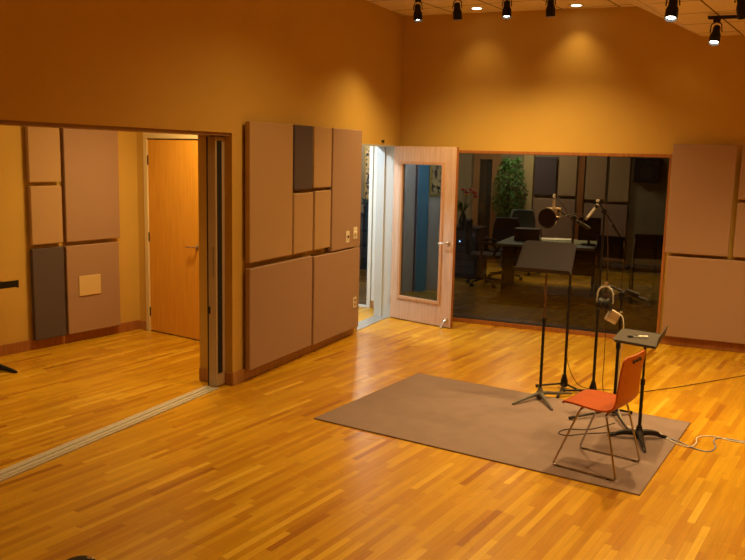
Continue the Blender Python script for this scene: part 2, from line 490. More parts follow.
# ------------------------------------------------------------------ studio window
w = struct_root('window_1', (0, 0, 0), 0, 'wide dark studio window onto the control room')
bm = bmesh.new()
X0, X1, Z0, Z1 = LX, -.72, .0, 2.07
box(bm, X0, X1, BY-.012, BY+.28, Z1-.035, Z1, bev=.003)
box(bm, X1-.03, X1, BY-.012, BY+.28, Z0, Z1-.035, bev=.003)
box(bm, X0, X1-.03, BY-.012, BY+.28, Z0, .05, bev=.003)
box(bm, X0, X0+.03, BY-.012, BY+.28, .05, Z1-.035, bev=.003)
part('window_frame', bm, REDWOOD, w)
part('pane', nb(X0+.03, X1-.03, BY+.03, BY+.038, .05, Z1-.035), GLASS, w)
part('sill_seal', nb(X0+.03, X1-.03, BY+.004, BY+.05, .05, .062), SLOT, w)

# ------------------------------------------------------------------ open studio door
DA = math.atan2(-.265, .89)
d = struct_root('door_2', (-3.872, 9.265, 0), DA, 'oak framed glass studio door standing open into the room')
bm = bmesh.new()
T = .022; Wd = .925; Hd = 2.10
g0, g1, gz0, gz1 = .150, .730, .30, 1.89
box(bm, 0.01, g0, -T, T, .012, Hd, bev=.003); box(bm, g1, Wd, -T, T, .012, Hd, bev=.003)
box(bm, g0, g1, -T, T, gz1, Hd); box(bm, g0, g1, -T, T, .012, gz0)
part('door_leaf', bm, OAKD, d)
bm = bmesh.new()
for s in (-1, 1):
    a, b = (s*T, s*(T+.012)) if s > 0 else (-T-.012, -T)
    box(bm, g0-.035, g0, a, b, gz0-.035, gz1+.035, bev=.003); box(bm, g1, g1+.035, a, b, gz0-.035, gz1+.035, bev=.003)
    box(bm, g0, g1, a, b, gz1, gz1+.035, bev=.003); box(bm, g0, g1, a, b, gz0-.035, gz0, bev=.003)
part('glazing_bead', bm, wood('oak_bead', (.46, .25, .13), (.60, .36, .21), .4), d)
part('glass_pane', nb(g0, g1, -.005, .005, gz0, gz1), DGLASS, d)
part('edge_strip', nb(Wd, Wd+.002, -T, T, .012, Hd), REDWOOD, d)
h = part('door_handle', nl([(.026, 0), (.026, .008), (.010, .012), (.010, .05), (0, .05)], 16, M=Matrix.Translation((.855, -T, 1.0)) @ Matrix.Rotation(PI/2, 4, 'X')), NICKEL, d, True)
part('lever', nt(smoothpath([(.855, -T-.045, 1.0), (.83, -T-.052, 1.0), (.78, -T-.052, .997), (.745, -T-.048, .993)], 5), [.010]*15+[.007], 8), NICKEL, h, True)
ds = part('door_stop', nb(.84, .885, -T-.012, -T, .075, .125, bev=.004), NICKEL, d)
part('stop_leg', nt([(.862, -T-.012, .10), (.855, -T-.03, .085), (.835, -T-.055, .03)], .008, 8), NICKEL, ds, True)
part('stop_foot', nl([(.014, 0), (.014, .016), (.008, .022), (0, .022)], 12, M=Matrix.Translation((.833, -T-.057, .006))), WHITEC, ds, True)
for z in (.22, 1.02, 1.85):
    part('hinge', nt([(0.0, -.012, z-.05), (0.0, -.012, z+.05)], .009, 8), NICKEL, d, True)
# its grey steel jamb and threshold
bm = bmesh.new()
box(bm, -4.10, LX+.006, 9.262, 9.28, 0, 2.11); box(bm, -4.10, LX+.006, 8.29, 8.308, 0, 2.11); box(bm, -4.10, LX+.006, 8.308, 9.262, 2.092, 2.11)
box(bm, -4.03, -3.99, 9.245, 9.262, 0, 2.092); box(bm, -4.03, -3.99, 8.308, 8.325, 0, 2.092)
struct('trim_3', bm, ALUW, 'cool grey steel jamb of the open doorway')
struct('trim_4', nb(-4.08, -3.89, 8.308, 9.262, 0, .008, bev=.003), mat('steel_threshold', (.42, .44, .46), .4, .6), 'grey metal threshold under the open doorway')
# closer arm bracket on the head
o = thing('door_contact', 'small dark contact sensor above the open doorway', 'sensor', (LX, 8.90, 2.15))
part('housing', nb(0, .02, -.025, .025, -.012, .012, bev=.003), SLOT, o)
part('end_cap', nb(.002, .022, .025, .032, -.010, .010), NICKEL, o)

# maple door of the adjoining room
dm = struct_root('door_3', RM @ Vector((.055, CL, 0)), -A11, 'closed honey maple door in the adjoining room')
part('door_leaf', nb(.045, .91, .0, .045, .012, 2.10, bev=.003), MAPLE, dm)
h = part('door_handle', nl([(.026, 0), (.026, .008), (.010, .012), (.010, .05), (0, .05)], 16, M=Matrix.Translation((.80, 0, 1.0)) @ Matrix.Rotation(PI/2, 4, 'X')), NICKEL, dm, True)
part('lever', nt([(.80, -.045, 1.0), (.77, -.05, 1.0), (.69, -.05, .998)], .009, 8), NICKEL, h, True)
for z in (.22, 1.05, 1.88):
    part('hinge', nb(.034, .052, -.012, .002, z-.05, z+.05, bev=.003), SLOT, dm, label='dark metal hinge')
bm = bmesh.new()
box(bm, -.015, .045, -.015, .10, 0, 2.11, bev=.004); box(bm, .91, .965, -.015, .10, 0, 2.11, bev=.004); box(bm, -.015, .965, -.015, .10, 2.11, 2.175, bev=.004)
part('door_frame', bm, mat('pale_cream_door_frame', (.74, .62, .36), .45), dm)

# ------------------------------------------------------------------ vestibule behind the open doorway
bm = bmesh.new()
box(bm, -5.45, -5.35, 7.30, 9.72, 0, 2.62)
struct('wall_vestibule_left', bm, mat('grey_teal_wall', (.62, .62, .60), .7), 'grey wall of the vestibule')
struct('wall_vestibule_front', nb(-5.45, -4.08, 7.20, 7.30, 0, 2.62), WHITEW)
bm = bmesh.new()
box(bm, -4.345, -4.08, 9.72, 9.82, 0, 2.62); box(bm, -5.45, -4.345, 9.72, 9.82, 2.2, 2.62)
struct('wall_vestibule_back', bm, WHITEW, 'white wall end of the vestibule')
struct('ceiling_vestibule', nb(-5.45, -4.08, 7.20, 9.82, 2.62, 2.7), WHITEW)
bboard('baseboard_vestibule', [(-4.345, -4.10, 9.706, 9.72, 0, .10)])
d4 = struct_root('door_4', (-4.35, 9.72, 0), 0, 'white framed glass inner door of the vestibule')
bm = bmesh.new()
for x0, x1, z0, z1 in ((-.05, 0, 0, 2.2), (-1.0, -.95, 0, 2.2), (-.95, -.05, 2.15, 2.2), (-.95, -.05, .0, .03)):
    box(bm, x0, x1, -.02, .06, z0, z1, bev=.004)
part('door_frame', bm, WHITEW, d4)
part('glass_pane', nb(-.95, -.05, .015, .023, .03, 2.15), GLASS, d4)

struct('trim_7', nb(-5.35, -5.33, 7.64, 7.83, 0, 2.3, bev=.004), mat('blue_reflected_strip', (.12, .34, .55), .5), 'blue strip added on the vestibule wall to mirror in the door glass')  # unseen strip added for the blue band reflected in the door glass
struct('trim_8', nb(-5.35, -5.335, 7.85, 7.875, 0, 2.3), mat('plum_strip', (.16, .10, .13), .6))

def poster(loc, rotz, w_, h_, label):
    r = thing('framed_poster', label, 'poster', loc, rotz)
    bm = bmesh.new(); f = .025
    box(bm, -w_/2, -w_/2+f, -.022, 0, 0, h_); box(bm, w_/2-f, w_/2, -.022, 0, 0, h_)
    box(bm, -w_/2+f, w_/2-f, -.022, 0, 0, f); box(bm, -w_/2+f, w_/2-f, -.022, 0, h_-f, h_)
    part('frame', bm, mat('yellow_gold_frame', (.55, .42, .10), .5), r)
    m, t, b = newmat('mottled_gold_and_black_print')
    tc = t.nodes.new('ShaderNodeTexCoord'); n = t.nodes.new('ShaderNodeTexNoise'); n.inputs['Scale'].default_value = 13.; n.inputs['Detail'].default_value = 3
    rr = t.nodes.new('ShaderNodeValToRGB'); e = rr.color_ramp.elements
    e[0].position = .44; e[0].color = (.05, .03, .02, 1); e[1].position = .52; e[1].color = (.75, .58, .30, 1)
    t.links.new(tc.outputs['Object'], n.inputs['Vector']); t.links.new(n.outputs['Fac'], rr.inputs[0]); t.links.new(rr.outputs[0], b.inputs['Base Color'])
    part('print', nb(-w_/2+f, w_/2-f, -.012, -.004, f, h_-f), m, r)
    return r
poster((-5.348, 7.465, 1.42), PI/2, .32, .62, 'gold and black patterned poster on the grey vestibule wall')
poster((-6.70, 15.178, 1.10), 0, .56, 1.05, 'tall gold and black patterned poster seen through the doorway')

# ------------------------------------------------------------------ control room shell
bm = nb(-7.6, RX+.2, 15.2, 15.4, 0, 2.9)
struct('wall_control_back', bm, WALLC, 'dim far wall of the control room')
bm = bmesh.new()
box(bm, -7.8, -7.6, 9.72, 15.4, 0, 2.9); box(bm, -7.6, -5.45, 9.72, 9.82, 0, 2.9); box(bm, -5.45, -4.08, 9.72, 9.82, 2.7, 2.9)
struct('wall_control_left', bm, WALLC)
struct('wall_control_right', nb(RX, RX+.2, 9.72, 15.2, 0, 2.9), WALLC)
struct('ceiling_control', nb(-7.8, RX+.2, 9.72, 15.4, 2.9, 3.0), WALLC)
bm = bmesh.new()
# solid panels standing in for the studio rear wall mirrored in the window
MC = Matrix.Translation((0, 15.17, 0))
GC = 'acoustic panels standing in for reflections in the window'
for x0, x1, z0, z1, m, l in (
    (-3.53, -3.13, 1.33, 2.02, F_DARK, 'dark square mirrored-panel stand-in behind the glass, upper row above the microphone'),
    (-3.09, -2.76, 1.33, 2.10, F_TAN, 'pale mirrored-panel stand-in behind the glass beside the dark square one'),
    (-2.60, -2.24, 1.28, 2.10, F_TAN, 'mirrored-panel stand-in behind the glass just left of the pencil microphone top'),
    (-2.19, -1.84, 1.26, 2.10, F_TAN, 'upper mirrored-panel stand-in behind the glass right of the pencil microphone'),
    (-3.53, -2.76, .20, 1.27, F_TAUPE, 'wide lower mirrored-panel stand-in behind the glass above the paper strewn desk'),
    (-2.60, -1.84, .20, 1.21, F_TAUPE, 'wide lower mirrored-panel stand-in behind the glass beside the computer monitor')):
    panel('p', l, x1-x0, z1-z0, m, Matrix.Translation((x0, 0, z0)) @ MC, GC, .04)
struct('trim_5', nb(-3.73, -3.55, 15.12, 15.2, 0, 2.15, bev=.005), mat('blond_wood_post', (.55, .40, .18), .5), 'blond wood post behind the glass beside the plant')
struct('trim_6', nb(-2.73, -2.62, 15.12, 15.2, 0, 2.15, bev=.005), REDWOOD, 'dark brown post behind the glass')
dg = struct_root('door_5', (-4.70, 15.2, 0), 0, 'brown wood framed glass door at the far left of the control room')
bm = bmesh.new()
for x0, x1, z0, z1 in ((0, .12, 0, 2.1), (.36, .52, 0, 2.1), (.12, .36, 1.95, 2.1), (.12, .36, 0, .2)):
    box(bm, x0, x1, -.05, 0, z0, z1, bev=.004)
part('door_leaf', bm, wood('brown_oak_frame', (.30, .15, .06), (.42, .22, .09), .5), dg)
part('glass_pane', nb(.12, .36, -.02, -.012, .2, 1.95), mat('dark_mirror_glass', (.04, .045, .04), .15), dg)

# ------------------------------------------------------------------ rug
ra = math.radians(-8.2)
o = thing('area_rug', 'mauve grey rectangular carpet piece under the chair and stands', 'rug', (-1.53, 5.96, 0), 0)
bm = bmesh.new()
prism(bm, [(-2.83+1.53, 5.33-5.96), (-.42+1.53, 4.975-5.96), (-.228+1.53, 6.60-5.96), (-2.60+1.53, 6.93-5.96)], 0, .009)
part('pile', bm, CARPET, o)
bm = bmesh.new()
cs = [(-1.30, -.63), (1.11, -.985), (1.302, .64), (-1.07, .97)]
tube(bm, [(x, y, .005) for x, y in cs+cs[:1]], .005, 6)
part('bound_edge', bm, mat('dark_rug_binding', (.20, .13, .10), .9), o)

RZ = .009   # top of the rug

# ------------------------------------------------------------------ orange chair
ch = thing('stacking_chair', 'orange shell chair with a chrome wire sled base standing on the rug', 'chair', (-.737, 5.365, RZ), math.atan2(.239, -.971))
prof = [(.204, .405), (.196, .420), (.175, .431), (.12, .436), (.05, .433), (-.02, .428), (-.08, .427), (-.125, .433), (-.155, .448)]
hw = [.130, .158, .175, .188, .197, .202, .203, .202, .200]
grid = []
for (x, z), w_ in zip(prof, hw):
    grid.append([(x, w_*k/6, z-.004*(1-abs(k/6))) for k in range(-6, 7)])
part('seat', sheet(grid, .012), ORANGE, ch, True)
bprof = [(-.155, .448), (-.168, .470), (-.174, .50), (-.177, .55), (-.181, .60), (-.186, .65), (-.193, .70), (-.201, .75), (-.204, .768), (-.207, .782)]
bw = [.200, .195, .188, .184, .182, .183, .185, .185, .178, .155]
grid = []
for (x, z), w_ in zip(bprof, bw):
    grid.append([(x-.012*(1-(k/6)**2), w_*k/6, z) for k in range(-6, 7)])
bk = part('backrest', sheet(grid, .012), ORANGE, ch, True)
for yy in (-.05, 0, .05):
    part('slot_hole', nb(-.228, -.195, yy-.014, yy+.014, .732, .752, bev=.005), SLOT, bk)
# each side: one bent rod, plus cross rods under the seat
for s in (-1, 1):
    y = s*.212; yt = s*.175
    loop = roundpath([(.06, 0, .405), (.06, yt, .405), (.215, y, .006), (-.215, y, .006), (-.11, yt, .405), (-.11, 0, .405)], .028, 6)
    part('sled_frame', nt(loop, .0068, 8), CHROME, ch, True)
part('seat_rail', nt([(.06, -.13, .411), (-.11, -.13, .411)], .006, 8), CHROME, ch, True)
part('seat_rail', nt([(.06, .13, .411), (-.11, .13, .411)], .006, 8), CHROME, ch, True)
for s in (-1, 1):
    for x in (.17, -.17):
        part('glide', nb(x-.016, x+.016, s*.212-.008, s*.212+.008, -.001, .009, bev=.003), RUBBER, ch)

# ------------------------------------------------------------------ music stands
def curved_leg(a, L, r0=.020):
    """cast leg arching from the hub to the floor"""
    c, s = math.cos(a), math.sin(a)
    pts = smoothpath([(0, 0, .040), (.06, 0, .044), (.13, 0, .035), (L-.05, 0, .018), (L, 0, .009)], 5)
    bm = bmesh.new(); n = len(pts)
    tube(bm, [(p.x*c, p.x*s, p.z) for p in pts], [r0-(r0-.008)*i/(n-1) for i in range(n)], 8)
    return bm

def music_stand(label, loc, legs, pole_h, desk_M, dw_b, dw_t, dh, desk_m, pole_m, base_m, upper_m=None, L=.30, lr=.020, lip_m=Matrix()):
    r = thing('music_stand', label, 'music stand', loc, 0, 'music stands')
    b = part('base_hub', nl([(.030, .012), (.036, .02), (.036, .055), (.024, .068), (.018, .095), (0, .095)], 16), base_m, r, True)
    for k_, a in enumerate(legs):
        part('leg', curved_leg(a, L[k_] if isinstance(L, tuple) else L, lr), base_m, r, True)
    split = pole_h*.60
    part('pole', nt([(0, 0, .05), (0, 0, split)], .0125, 12), pole_m, r, True)
    part('collar', nt([(0, 0, split-.02), (0, 0, split+.02)], .016, 12), BLACK, r, True)
    part('inner_tube', nt([(0, 0, split), (0, 0, pole_h)], .0085, 12), upper_m or pole_m, r, True)
    # desk: local x width, y up the desk, z = towards the reader
    bm = bmesh.new(); t = .003
    pts = [(-dw_b/2, 0), (dw_b/2, 0), (dw_t/2, dh-.02), (dw_t/2-.02, dh), (-dw_t/2+.02, dh), (-dw_t/2, dh-.02)]
    prism(bm, pts, -t, t)
    dk = part('desk', bm, desk_m, r); dk.matrix_local = desk_M
    part('lip', nb(-dw_b/2, dw_b/2, -.004, .001, 0, .06, bev=.001, mat=lip_m), desk_m, dk)
    for sgn in (1, -1):
        rf = bmesh.new()
        prism(rf, [(sgn*(dw_b/2-.002), 0), (sgn*(dw_b/2+.002), 0), (sgn*(dw_t/2+.002), dh-.02), (sgn*(dw_t/2-.002), dh-.02)], -.012, .006)
        part('side_flange', rf, desk_m, dk)
    part('bracket', nb(-.03, .03, dh*.30, dh*.62, -.035, -t, bev=.004), BLACK, dk)
    # tilt head joining tube and desk
    hp = desk_M @ Vector((0, dh*.45, -.03))
    part('tilt_head', nt([(0, 0, pole_h-.02), tuple(hp)], .014, 10), BLACK, r, True)
    return r

# stand 1: upright on the rug, desk tilted back
yaw = math.radians(-4)
tl = math.radians(51)
R1 = Matrix.Rotation(yaw, 4, 'Z')
DM = Matrix.Translation((-.018, -.085, 1.075)) @ R1 @ Matrix.Rotation(tl, 4, 'X')
s1 = music_stand('tall black music stand with tilted desk on the rug, left of the orange chair', (-1.412, 6.67, RZ),
                 [math.radians(a) for a in (242, 300, 48)], 1.11, DM, .463, .432, .300, DESKM, SATBLACK, BASEM, mat('bronze_tube', (.20, .12, .08), .35, .6), L=.33)
# stand 5: low, desk nearly flat, lip to the right
DM = Matrix.Translation((.097, 0.02, .728)) @ Matrix.Rotation(math.radians(88), 4, 'Z') @ Matrix.Rotation(math.radians(3), 4, 'X')
s5 = music_stand('low dark music stand with a flat desk and upturned lip beside the orange chair', (-.545, 6.03, RZ),
                 [math.radians(a) for a in (197, 28, 284)], .70, DM, .47, .44, .30, mat('grey_music_desk_enamel', (.075, .064, .060), .6, spec=.15), SATBLACK, SATBLACK, L=(.22, .21, .31), lr=.028, lip_m=Matrix.Rotation(math.radians(8), 4, 'X') @ Matrix.Diagonal((1, 1, 1.3, 1)))
# pen on its desk
pn = thing('pen', 'pale pen lying on the flat desk of the low music stand', 'pen', (-.585, 6.02, .760), math.radians(20))
part('barrel', nt([(-.05, 0, 0), (.055, 0, 0)], .006, 8), SILVERM, pn, True)
part('clip', nb(-.05, -.01, -.003, .003, .006, .009), CHROME, pn)
part('cap', nt([(-.085, 0, 0), (-.05, 0, 0)], .0075, 8), SLOT, pn, True)

# stand in the adjoining room, cut by the left edge of the picture
DM = Matrix.Translation((0.04, .05, .735)) @ Matrix.Rotation(math.radians(80), 4, 'Z') @ Matrix.Rotation(math.radians(3), 4, 'X')
music_stand('black music stand standing in the adjoining room at the left picture edge', (-6.03, 5.16, 0),
            [math.radians(a) for a in (12, 135, 255)], .70, DM, .47, .44, .30, BLACK, SATBLACK, BLACK, L=.27, lr=.045)

# ------------------------------------------------------------------ microphone boom stands
def boom_stand(label, loc, h, feet, boom, clutch_r=.018, lean=(0, 0), hub_z=.13):
    """feet: local end points of three straight legs; boom: (tip, tail) local"""
    r = thing('microphone_stand', label, 'microphone stand', loc, 0, 'microphone boom stands')
    top = (lean[0], lean[1], h)
    def P(t): return (lean[0]*t, lean[1]*t, h*t)
    part('pole', nt([(0, 0, .05), P(.58)], .0125, 10), SATBLACK, r, True)
    part('inner_tube', nt([P(.58), P(1)], .0095, 10), SATBLACK, r, True)
    part('height_clutch', nt([P(.555), P(.605)], .0175, 10), BLACK, r, True)
    part('leg_hub', nl([(.020, .014), (.032, .022), (.032, .068), (.022, .10), (.016, .125), (0, .125)], 14), BLACK, r, True)
    for fx, fy in feet:
        l_ = math.hypot(fx, fy)
        lg = part('leg', nt([(fx/l_*.02, fy/l_*.02, .042), (fx, fy, .018)], .009, 8), SATBLACK, r, True)
        part('rubber_foot', nt([(fx*.93, fy*.93, .021), (fx*1.03, fy*1.03, .014)], .0135, 8), RUBBER, lg, True)
    if boom:
        tip, tail = Vector(boom[0]), Vector(boom[1])
        part('boom_arm', nt([tip, tail], .0075, 10), SATBLACK, r, True)
        part('boom_clutch', nl([(.020, -.016), (.024, -.012), (.024, .012), (.020, .016)], 14, M=Matrix.Translation(top) @ Matrix.Rotation(PI/2, 4, 'X')), BLACK, r, True)
        dd = (tail-tip).normalized()
        part('counterweight', nt([tail-dd*.13, tail-dd*.01], .016, 12), BLACK, r, True)
    return r

# B: tall stand carrying the large microphone
boom_stand('tall black boom stand behind the rug carrying the large microphone', (-1.30, 7.12, 0), 1.50,
           [(-.22, -.10), (.20, -.13), (.02, -.36)], ((-.15, -.06, 1.575), (.13, .06, 1.41)))
# C: tall stand carrying the pencil microphone
boom_stand('tall black stand holding the thin silver pencil microphone', (-1.035, 7.02, 0), 1.575,
           [(-.24, -.04), (.22, -.08), (.0, -.30)], ((-.05, -.03, 1.655), (.135, .06, 1.37)))
# D: short stand carrying the headphones
boom_stand('short black boom stand hung with headphones, behind the orange chair', (-.79, 6.51, RZ), .965,
           [(-.28, -.29), (.125, .075), (.17, -.42)], ((-.115, -.05, 1.04), (.18, .08, .915)))

_d = bpy.data.objects['microphone_stand.002']
part('second_arm', nt([(-.02, .01, .985), (.20, .11, .885)], .0075, 8), SATBLACK, _d, True)
part('handle', nt([(.03, .0, 1.0), (.12, .04, .965)], .015, 10), BLACK, _d, True)
part('tip_knob', nl([(0, -.016), (.012, -.014), (.016, 0), (.012, .014), (0, .016)], 14, M=Matrix.Translation((-.115, -.05, 1.045))), NICKEL, _d, True)
# large microphone in its shock mount
mc = thing('studio_microphone', 'large gold and silver studio microphone hanging in a shock mount', 'microphone', (-1.465, 7.055, 1.50))
part('body', nl([(0, 0), (.024, .001), (.030, .012), (.030, .060), (.024, .072), (.013, .085), (.012, .15), (0, .152)], 18), GOLD, mc, True)
part('grille', nl([(0, -.062), (.022, -.058), (.031, -.04), (.031, -.002), (0, 0)], 18), SILVERM, mc, True)
bm = bmesh.new()
for z in (.005, .075):
    tube(bm, [(.056*math.cos(2*PI*k/18), .056*math.sin(2*PI*k/18), z) for k in range(18)], .007, 6, closed=True)
for k in range(4):
    a = k*PI/2+.4; tube(bm, [(.056*math.cos(a), .056*math.sin(a), 0), (.056*math.cos(a), .056*math.sin(a), .085)], .008, 6)
part('shock_mount', bm, GOLD, mc, True)
zig = []
for k in range(16):
    a = k*PI/8; R_ = .056 if k % 2 else .032
    zig.append((R_*math.cos(a), R_*math.sin(a), (.075 if k % 4 == 1 else .02) if k % 2 else .048))
part('elastic_cord', tube(bmesh.new(), zig, .0018, 5, closed=True), SLOT, mc)
part('connector', nl([(.011, .165), (.011, .19), (.007, .20), (0, .20)], 12), SILVERM, mc, True)
part('mount_stem', nt([(.045, .0, .05), (.035, .01, .065)], .006, 8), BLACK, mc, True)
# pop filter
pf = thing('pop_filter', 'round dark mesh pop filter in front of the large microphone', 'pop filter', (-1.500, 6.98, 1.495))
Mp = Matrix.Rotation(math.radians(-18), 4, 'Z') @ Matrix.Rotation(PI/2, 4, 'X')
bm = bmesh.new()
tube(bm, [Mp @ Vector((.082*math.cos(2*PI*k/36), .082*math.sin(2*PI*k/36), 0)) for k in range(36)], .006, 8, closed=True)
part('hoop', bm, BLACK, pf, True)
part('mesh_screen', nl([(.078, -.002), (.078, .002)], 36, M=Mp), MESH_F, pf)
part('hoop_clamp', nb(.076, .10, -.03, -.008, -.014, .014, bev=.003), BLACK, pf)
part('gooseneck', nt(smoothpath([(.10, -.02, 0), (.16, .0, .03), (.24, .06, .045), (.285, .13, .02), (.262, .165, -.045)], 8), .0045, 8), SATBLACK, pf, True)
# pencil microphone
pm = thing('pencil_microphone', 'slim silver pencil microphone pointing down from its boom', 'microphone', (-1.085, 6.985, 1.635))
a = Vector((0, 0, 0)); b_ = Vector((-.075, -.03, -.115))
part('body', nt([a, b_], .0105, 14), SILVERM, pm, True)
part('capsule', nt([b_, b_+(b_-a).normalized()*.022], .0118, 14), mat('dark_capsule_grille', (.25, .2, .16), .4, .6), pm, True)
part('clip', nl([(.015, -.012), (.015, .014)], 12, M=along(a+(b_-a)*.18, b_)), BLACK, pm, True)
part('connector', nt([a, a-(b_-a).normalized()*.05], .009, 12), BLACK, pm, True)
part('clamp_knob', nl([(.0, -.002), (.012, 0), (.014, .012), (.010, .02), (0, .022)], 12, M=Matrix.Translation((-.005, -.01, .018))), SILVERM, pm, True)

# headphones on the tip of the short boom
hp = thing('headphones', 'black headphones with a silver headband hanging on the short boom', 'headphones', (-.905, 6.455, 1.03), math.radians(-12))
arc = [(.062*math.cos(t_), 0, -.062+.066*math.sin(t_)) for t_ in [math.radians(-12+204*k/16) for k in range(17)]]
bm = bmesh.new()
tube(bm, arc, .0065, 8)
part('headband', bm, SILVERM, hp, True)
bm = bmesh.new(); tube(bm, [(x*1.12, .004, z+.006) for x, y, z in arc[3:-3]], .006, 8)
part('headband_pad', bm, BLACK, hp, True)
for s in (-1, 1):
    c_ = part('ear_cup', nl([(0, -.020), (.044, -.016), (.048, -.004), (.048, .012), (0, .018)], 20,
         M=Matrix.Translation((s*.036, 0, -.135)) @ Matrix.Rotation(s*math.radians(78), 4, 'Y')), BLACK, hp, True)
    part('ear_cushion', nl([(.030, -.030), (.042, -.026), (.044, -.014), (.020, -.012)], 20,
         M=Matrix.Translation((s*.036, 0, -.135)) @ Matrix.Rotation(s*math.radians(78), 4, 'Y')), DFAB, c_, True)
    part('yoke', nt([(s*.060, 0, -.078), (s*.066, 0, -.105), (s*.060, 0, -.125)], .005, 6), SILVERM, hp, True)
# cream headphone box clamped on the short stand
hb = thing('headphone_amplifier', 'small cream box clamped to the short stand under the headphones', 'headphone amplifier', (-.842, 6.478, .80), math.radians(25))
part('case', nb(-.045, .045, -.022, .022, -.048, .048, bev=.008, mat=Matrix.Rotation(math.radians(28), 4, 'Y')), PLATE, hb, True)
part('front_flap', nb(-.040, .040, -.030, -.022, -.02, .04, bev=.003, mat=Matrix.Rotation(math.radians(28), 4, 'Y')), mat('brown_cream_plastic', (.55, .42, .26), .5), hb)
part('clamp', nb(.030, .062, -.018, .018, -.01, .03, bev=.004), SLOT, hb)
part('knob', nl([(.010, 0), (.010, .014), (0, .015)], 12, M=Matrix.Translation((.065, .0, .03))), NICKEL, hb, True)

# ------------------------------------------------------------------ cords
def cord(name, pts, r, m, label, n=8):
    o = link_obj(name, nt(smoothpath(pts, n), r, 6), m, None, True)
    return tag(o, label, 'cable')
cord('microphone_cable', [(-1.46, 7.045, 1.69), (-1.435, 7.055, 1.66), (-1.36, 7.09, 1.56), (-1.315, 7.135, 1.40), (-1.313, 7.14, .9), (-1.312, 7.14, .62), (-1.29, 7.10, .30), (-1.20, 7.08, .09), (-1.10, 7.18, .008), (-.9, 7.25, .006)], .0032, REDCORD, 'dark cord dropping from the large microphone along its stand')
cord('microphone_cable', [(-1.06, 6.99, 1.67), (-1.02, 7.0, 1.60), (-.985, 7.02, 1.2), (-.965, 7.0, .80), (-.955, 6.99, .35), (-.95, 6.98, .10), (-.90, 7.02, .007), (-.705, 7.259, .006), (-.526, 7.475, .006), (-.353, 7.684, .006), (.159, 8.382, .006), (.7, 9.1, .006)], .0032, REDCORD, 'thin dark red cord from the pencil microphone stand running right across the floor')
cord('headphone_cable', [(-.79, 6.47, .82), (-.765, 6.46, .80), (-.752, 6.45, .70), (-.765, 6.47, .45), (-.76, 6.44, .16), (-.70, 6.36, RZ+.006), (-.60, 6.22, RZ+.005), (-.491, 6.189, RZ+.005), (-.431, 6.22, RZ+.005), (-.319, 6.063, RZ+.004), (-.208, 6.018, .005), (-.161, 6.123, .004), (-.156, 6.275, .004), (-.055, 6.351, .004), (.066, 6.306, .004), (.161, 6.302, .004), (.5, 6.2, .004)], .0045, WHITEC, 'white cord hanging from the cream box and winding off the rug to the right')
cord('power_cable', [(-.62, 6.20, RZ+.004), (-.58, 6.184, RZ+.004), (-.442, 6.141, RZ+.004), (-.297, 6.098, RZ+.004), (-.16, 6.003, .005), (-.067, 5.992, .004), (-.03, 6.112, .004), (-.046, 6.247, .004), (-.007, 6.333, .004), (.161, 6.33, .004), (.5, 6.3, .004)], .0045, BLUEC, 'blue grey cord looping beside the white cord on the floor')
cord('coiled_cable', [(-.66, 6.12, RZ+.004), (-.76, 6.04, RZ+.004), (-.90, 5.94, RZ+.004), (-1.02, 5.83, RZ+.004), (-1.09, 5.86, RZ+.004), (-1.05, 5.97, RZ+.004), (-.92, 6.03, RZ+.004), (-.82, 6.16, RZ+.004), (-.75, 6.30, RZ+.004)], .0035, SLOT, 'dark cord lying in a loop on the rug behind the chair')

# dark rounded object just entering the bottom edge of the picture: top of a low stool
st = thing('low_stool', 'black round topped stool just showing at the bottom picture edge', 'stool', (-2.11, 2.150, 0))
part('seat', nl([(0, .46), (.05, .46), (.060, .468), (.064, .48), (.060, .492), (.046, .498), (0, .50)], 28), DFAB, st, True)
part('edge_button', nl([(0, 0), (.016, 0), (.016, .006), (.008, .010), (0, .010)], 12, M=Matrix.Translation((.012, .045, .490))), NICKEL, st, True)
part('post', nt([(0, 0, .05), (0, 0, .46)], .018, 12), SATBLACK, st, True)
for k in range(3):
    part('leg', nt([(0, 0, .12), (.17*math.cos(k*2.094), .17*math.sin(k*2.094), .014)], .012, 8), SATBLACK, st, True)

# ------------------------------------------------------------------ ceiling lights
WARM = (1., .66, .25)
def spot_light(parent, loc, target, power, size=1.6, blend=.8, rad=.05, col=WARM):
    l = bpy.data.lights.new('bulb', 'SPOT'); l.energy = power; l.color = col; l.spot_size = size; l.spot_blend = blend; l.shadow_soft_size = rad
    o = bpy.data.objects.new('bulb', l); C.objects.link(o)
    o.location = loc
    dv = Vector(target)-Vector(loc)
    o.rotation_euler = dv.to_track_quat('-Z', 'Y').to_euler()
    return o

def track_head(loc, target, label, power, size=1.5):
    """loc = point on the underside of the track"""
    r = thing('track_spotlight', label, 'spotlight', loc, 0, 'track spotlights')
    part('adapter', nb(-.03, .03, -.018, .018, -.035, 0, bev=.003), BLACK, r)
    bm = bmesh.new()
    tube(bm, roundpath([(0, 0, -.03), (.042, 0, -.05), (.048, 0, -.12)], .015), .005, 6); tube(bm, roundpath([(0, 0, -.03), (-.042, 0, -.05), (-.048, 0, -.12)], .015), .005, 6)
    part('yoke', bm, BLACK, r, True)
    c0 = Vector((0, 0, -.12)); dv = (Vector(target)-(Vector(loc)+c0)).normalized()
    Mh = Matrix.Translation(c0) @ dv.to_track_quat('Z', 'Y').to_matrix().to_4x4()
    part('housing', nl([(.0, -.062), (.026, -.058), (.032, -.04), (.033, .0), (.045, .03), (.046, .05), (.046, .105), (.042, .108), (.040, .085), (0, .084)], 22, M=Mh), BLACK, r, True)
    part('lamp_face', nl([(0, .093), (.026, .0925), (.036, .088), (.036, .086), (0, .086)], 20, M=Mh), LAMPW, r, True)
    spot_light(r, Vector(loc)+c0+dv*.13, target, power, size)
    return r

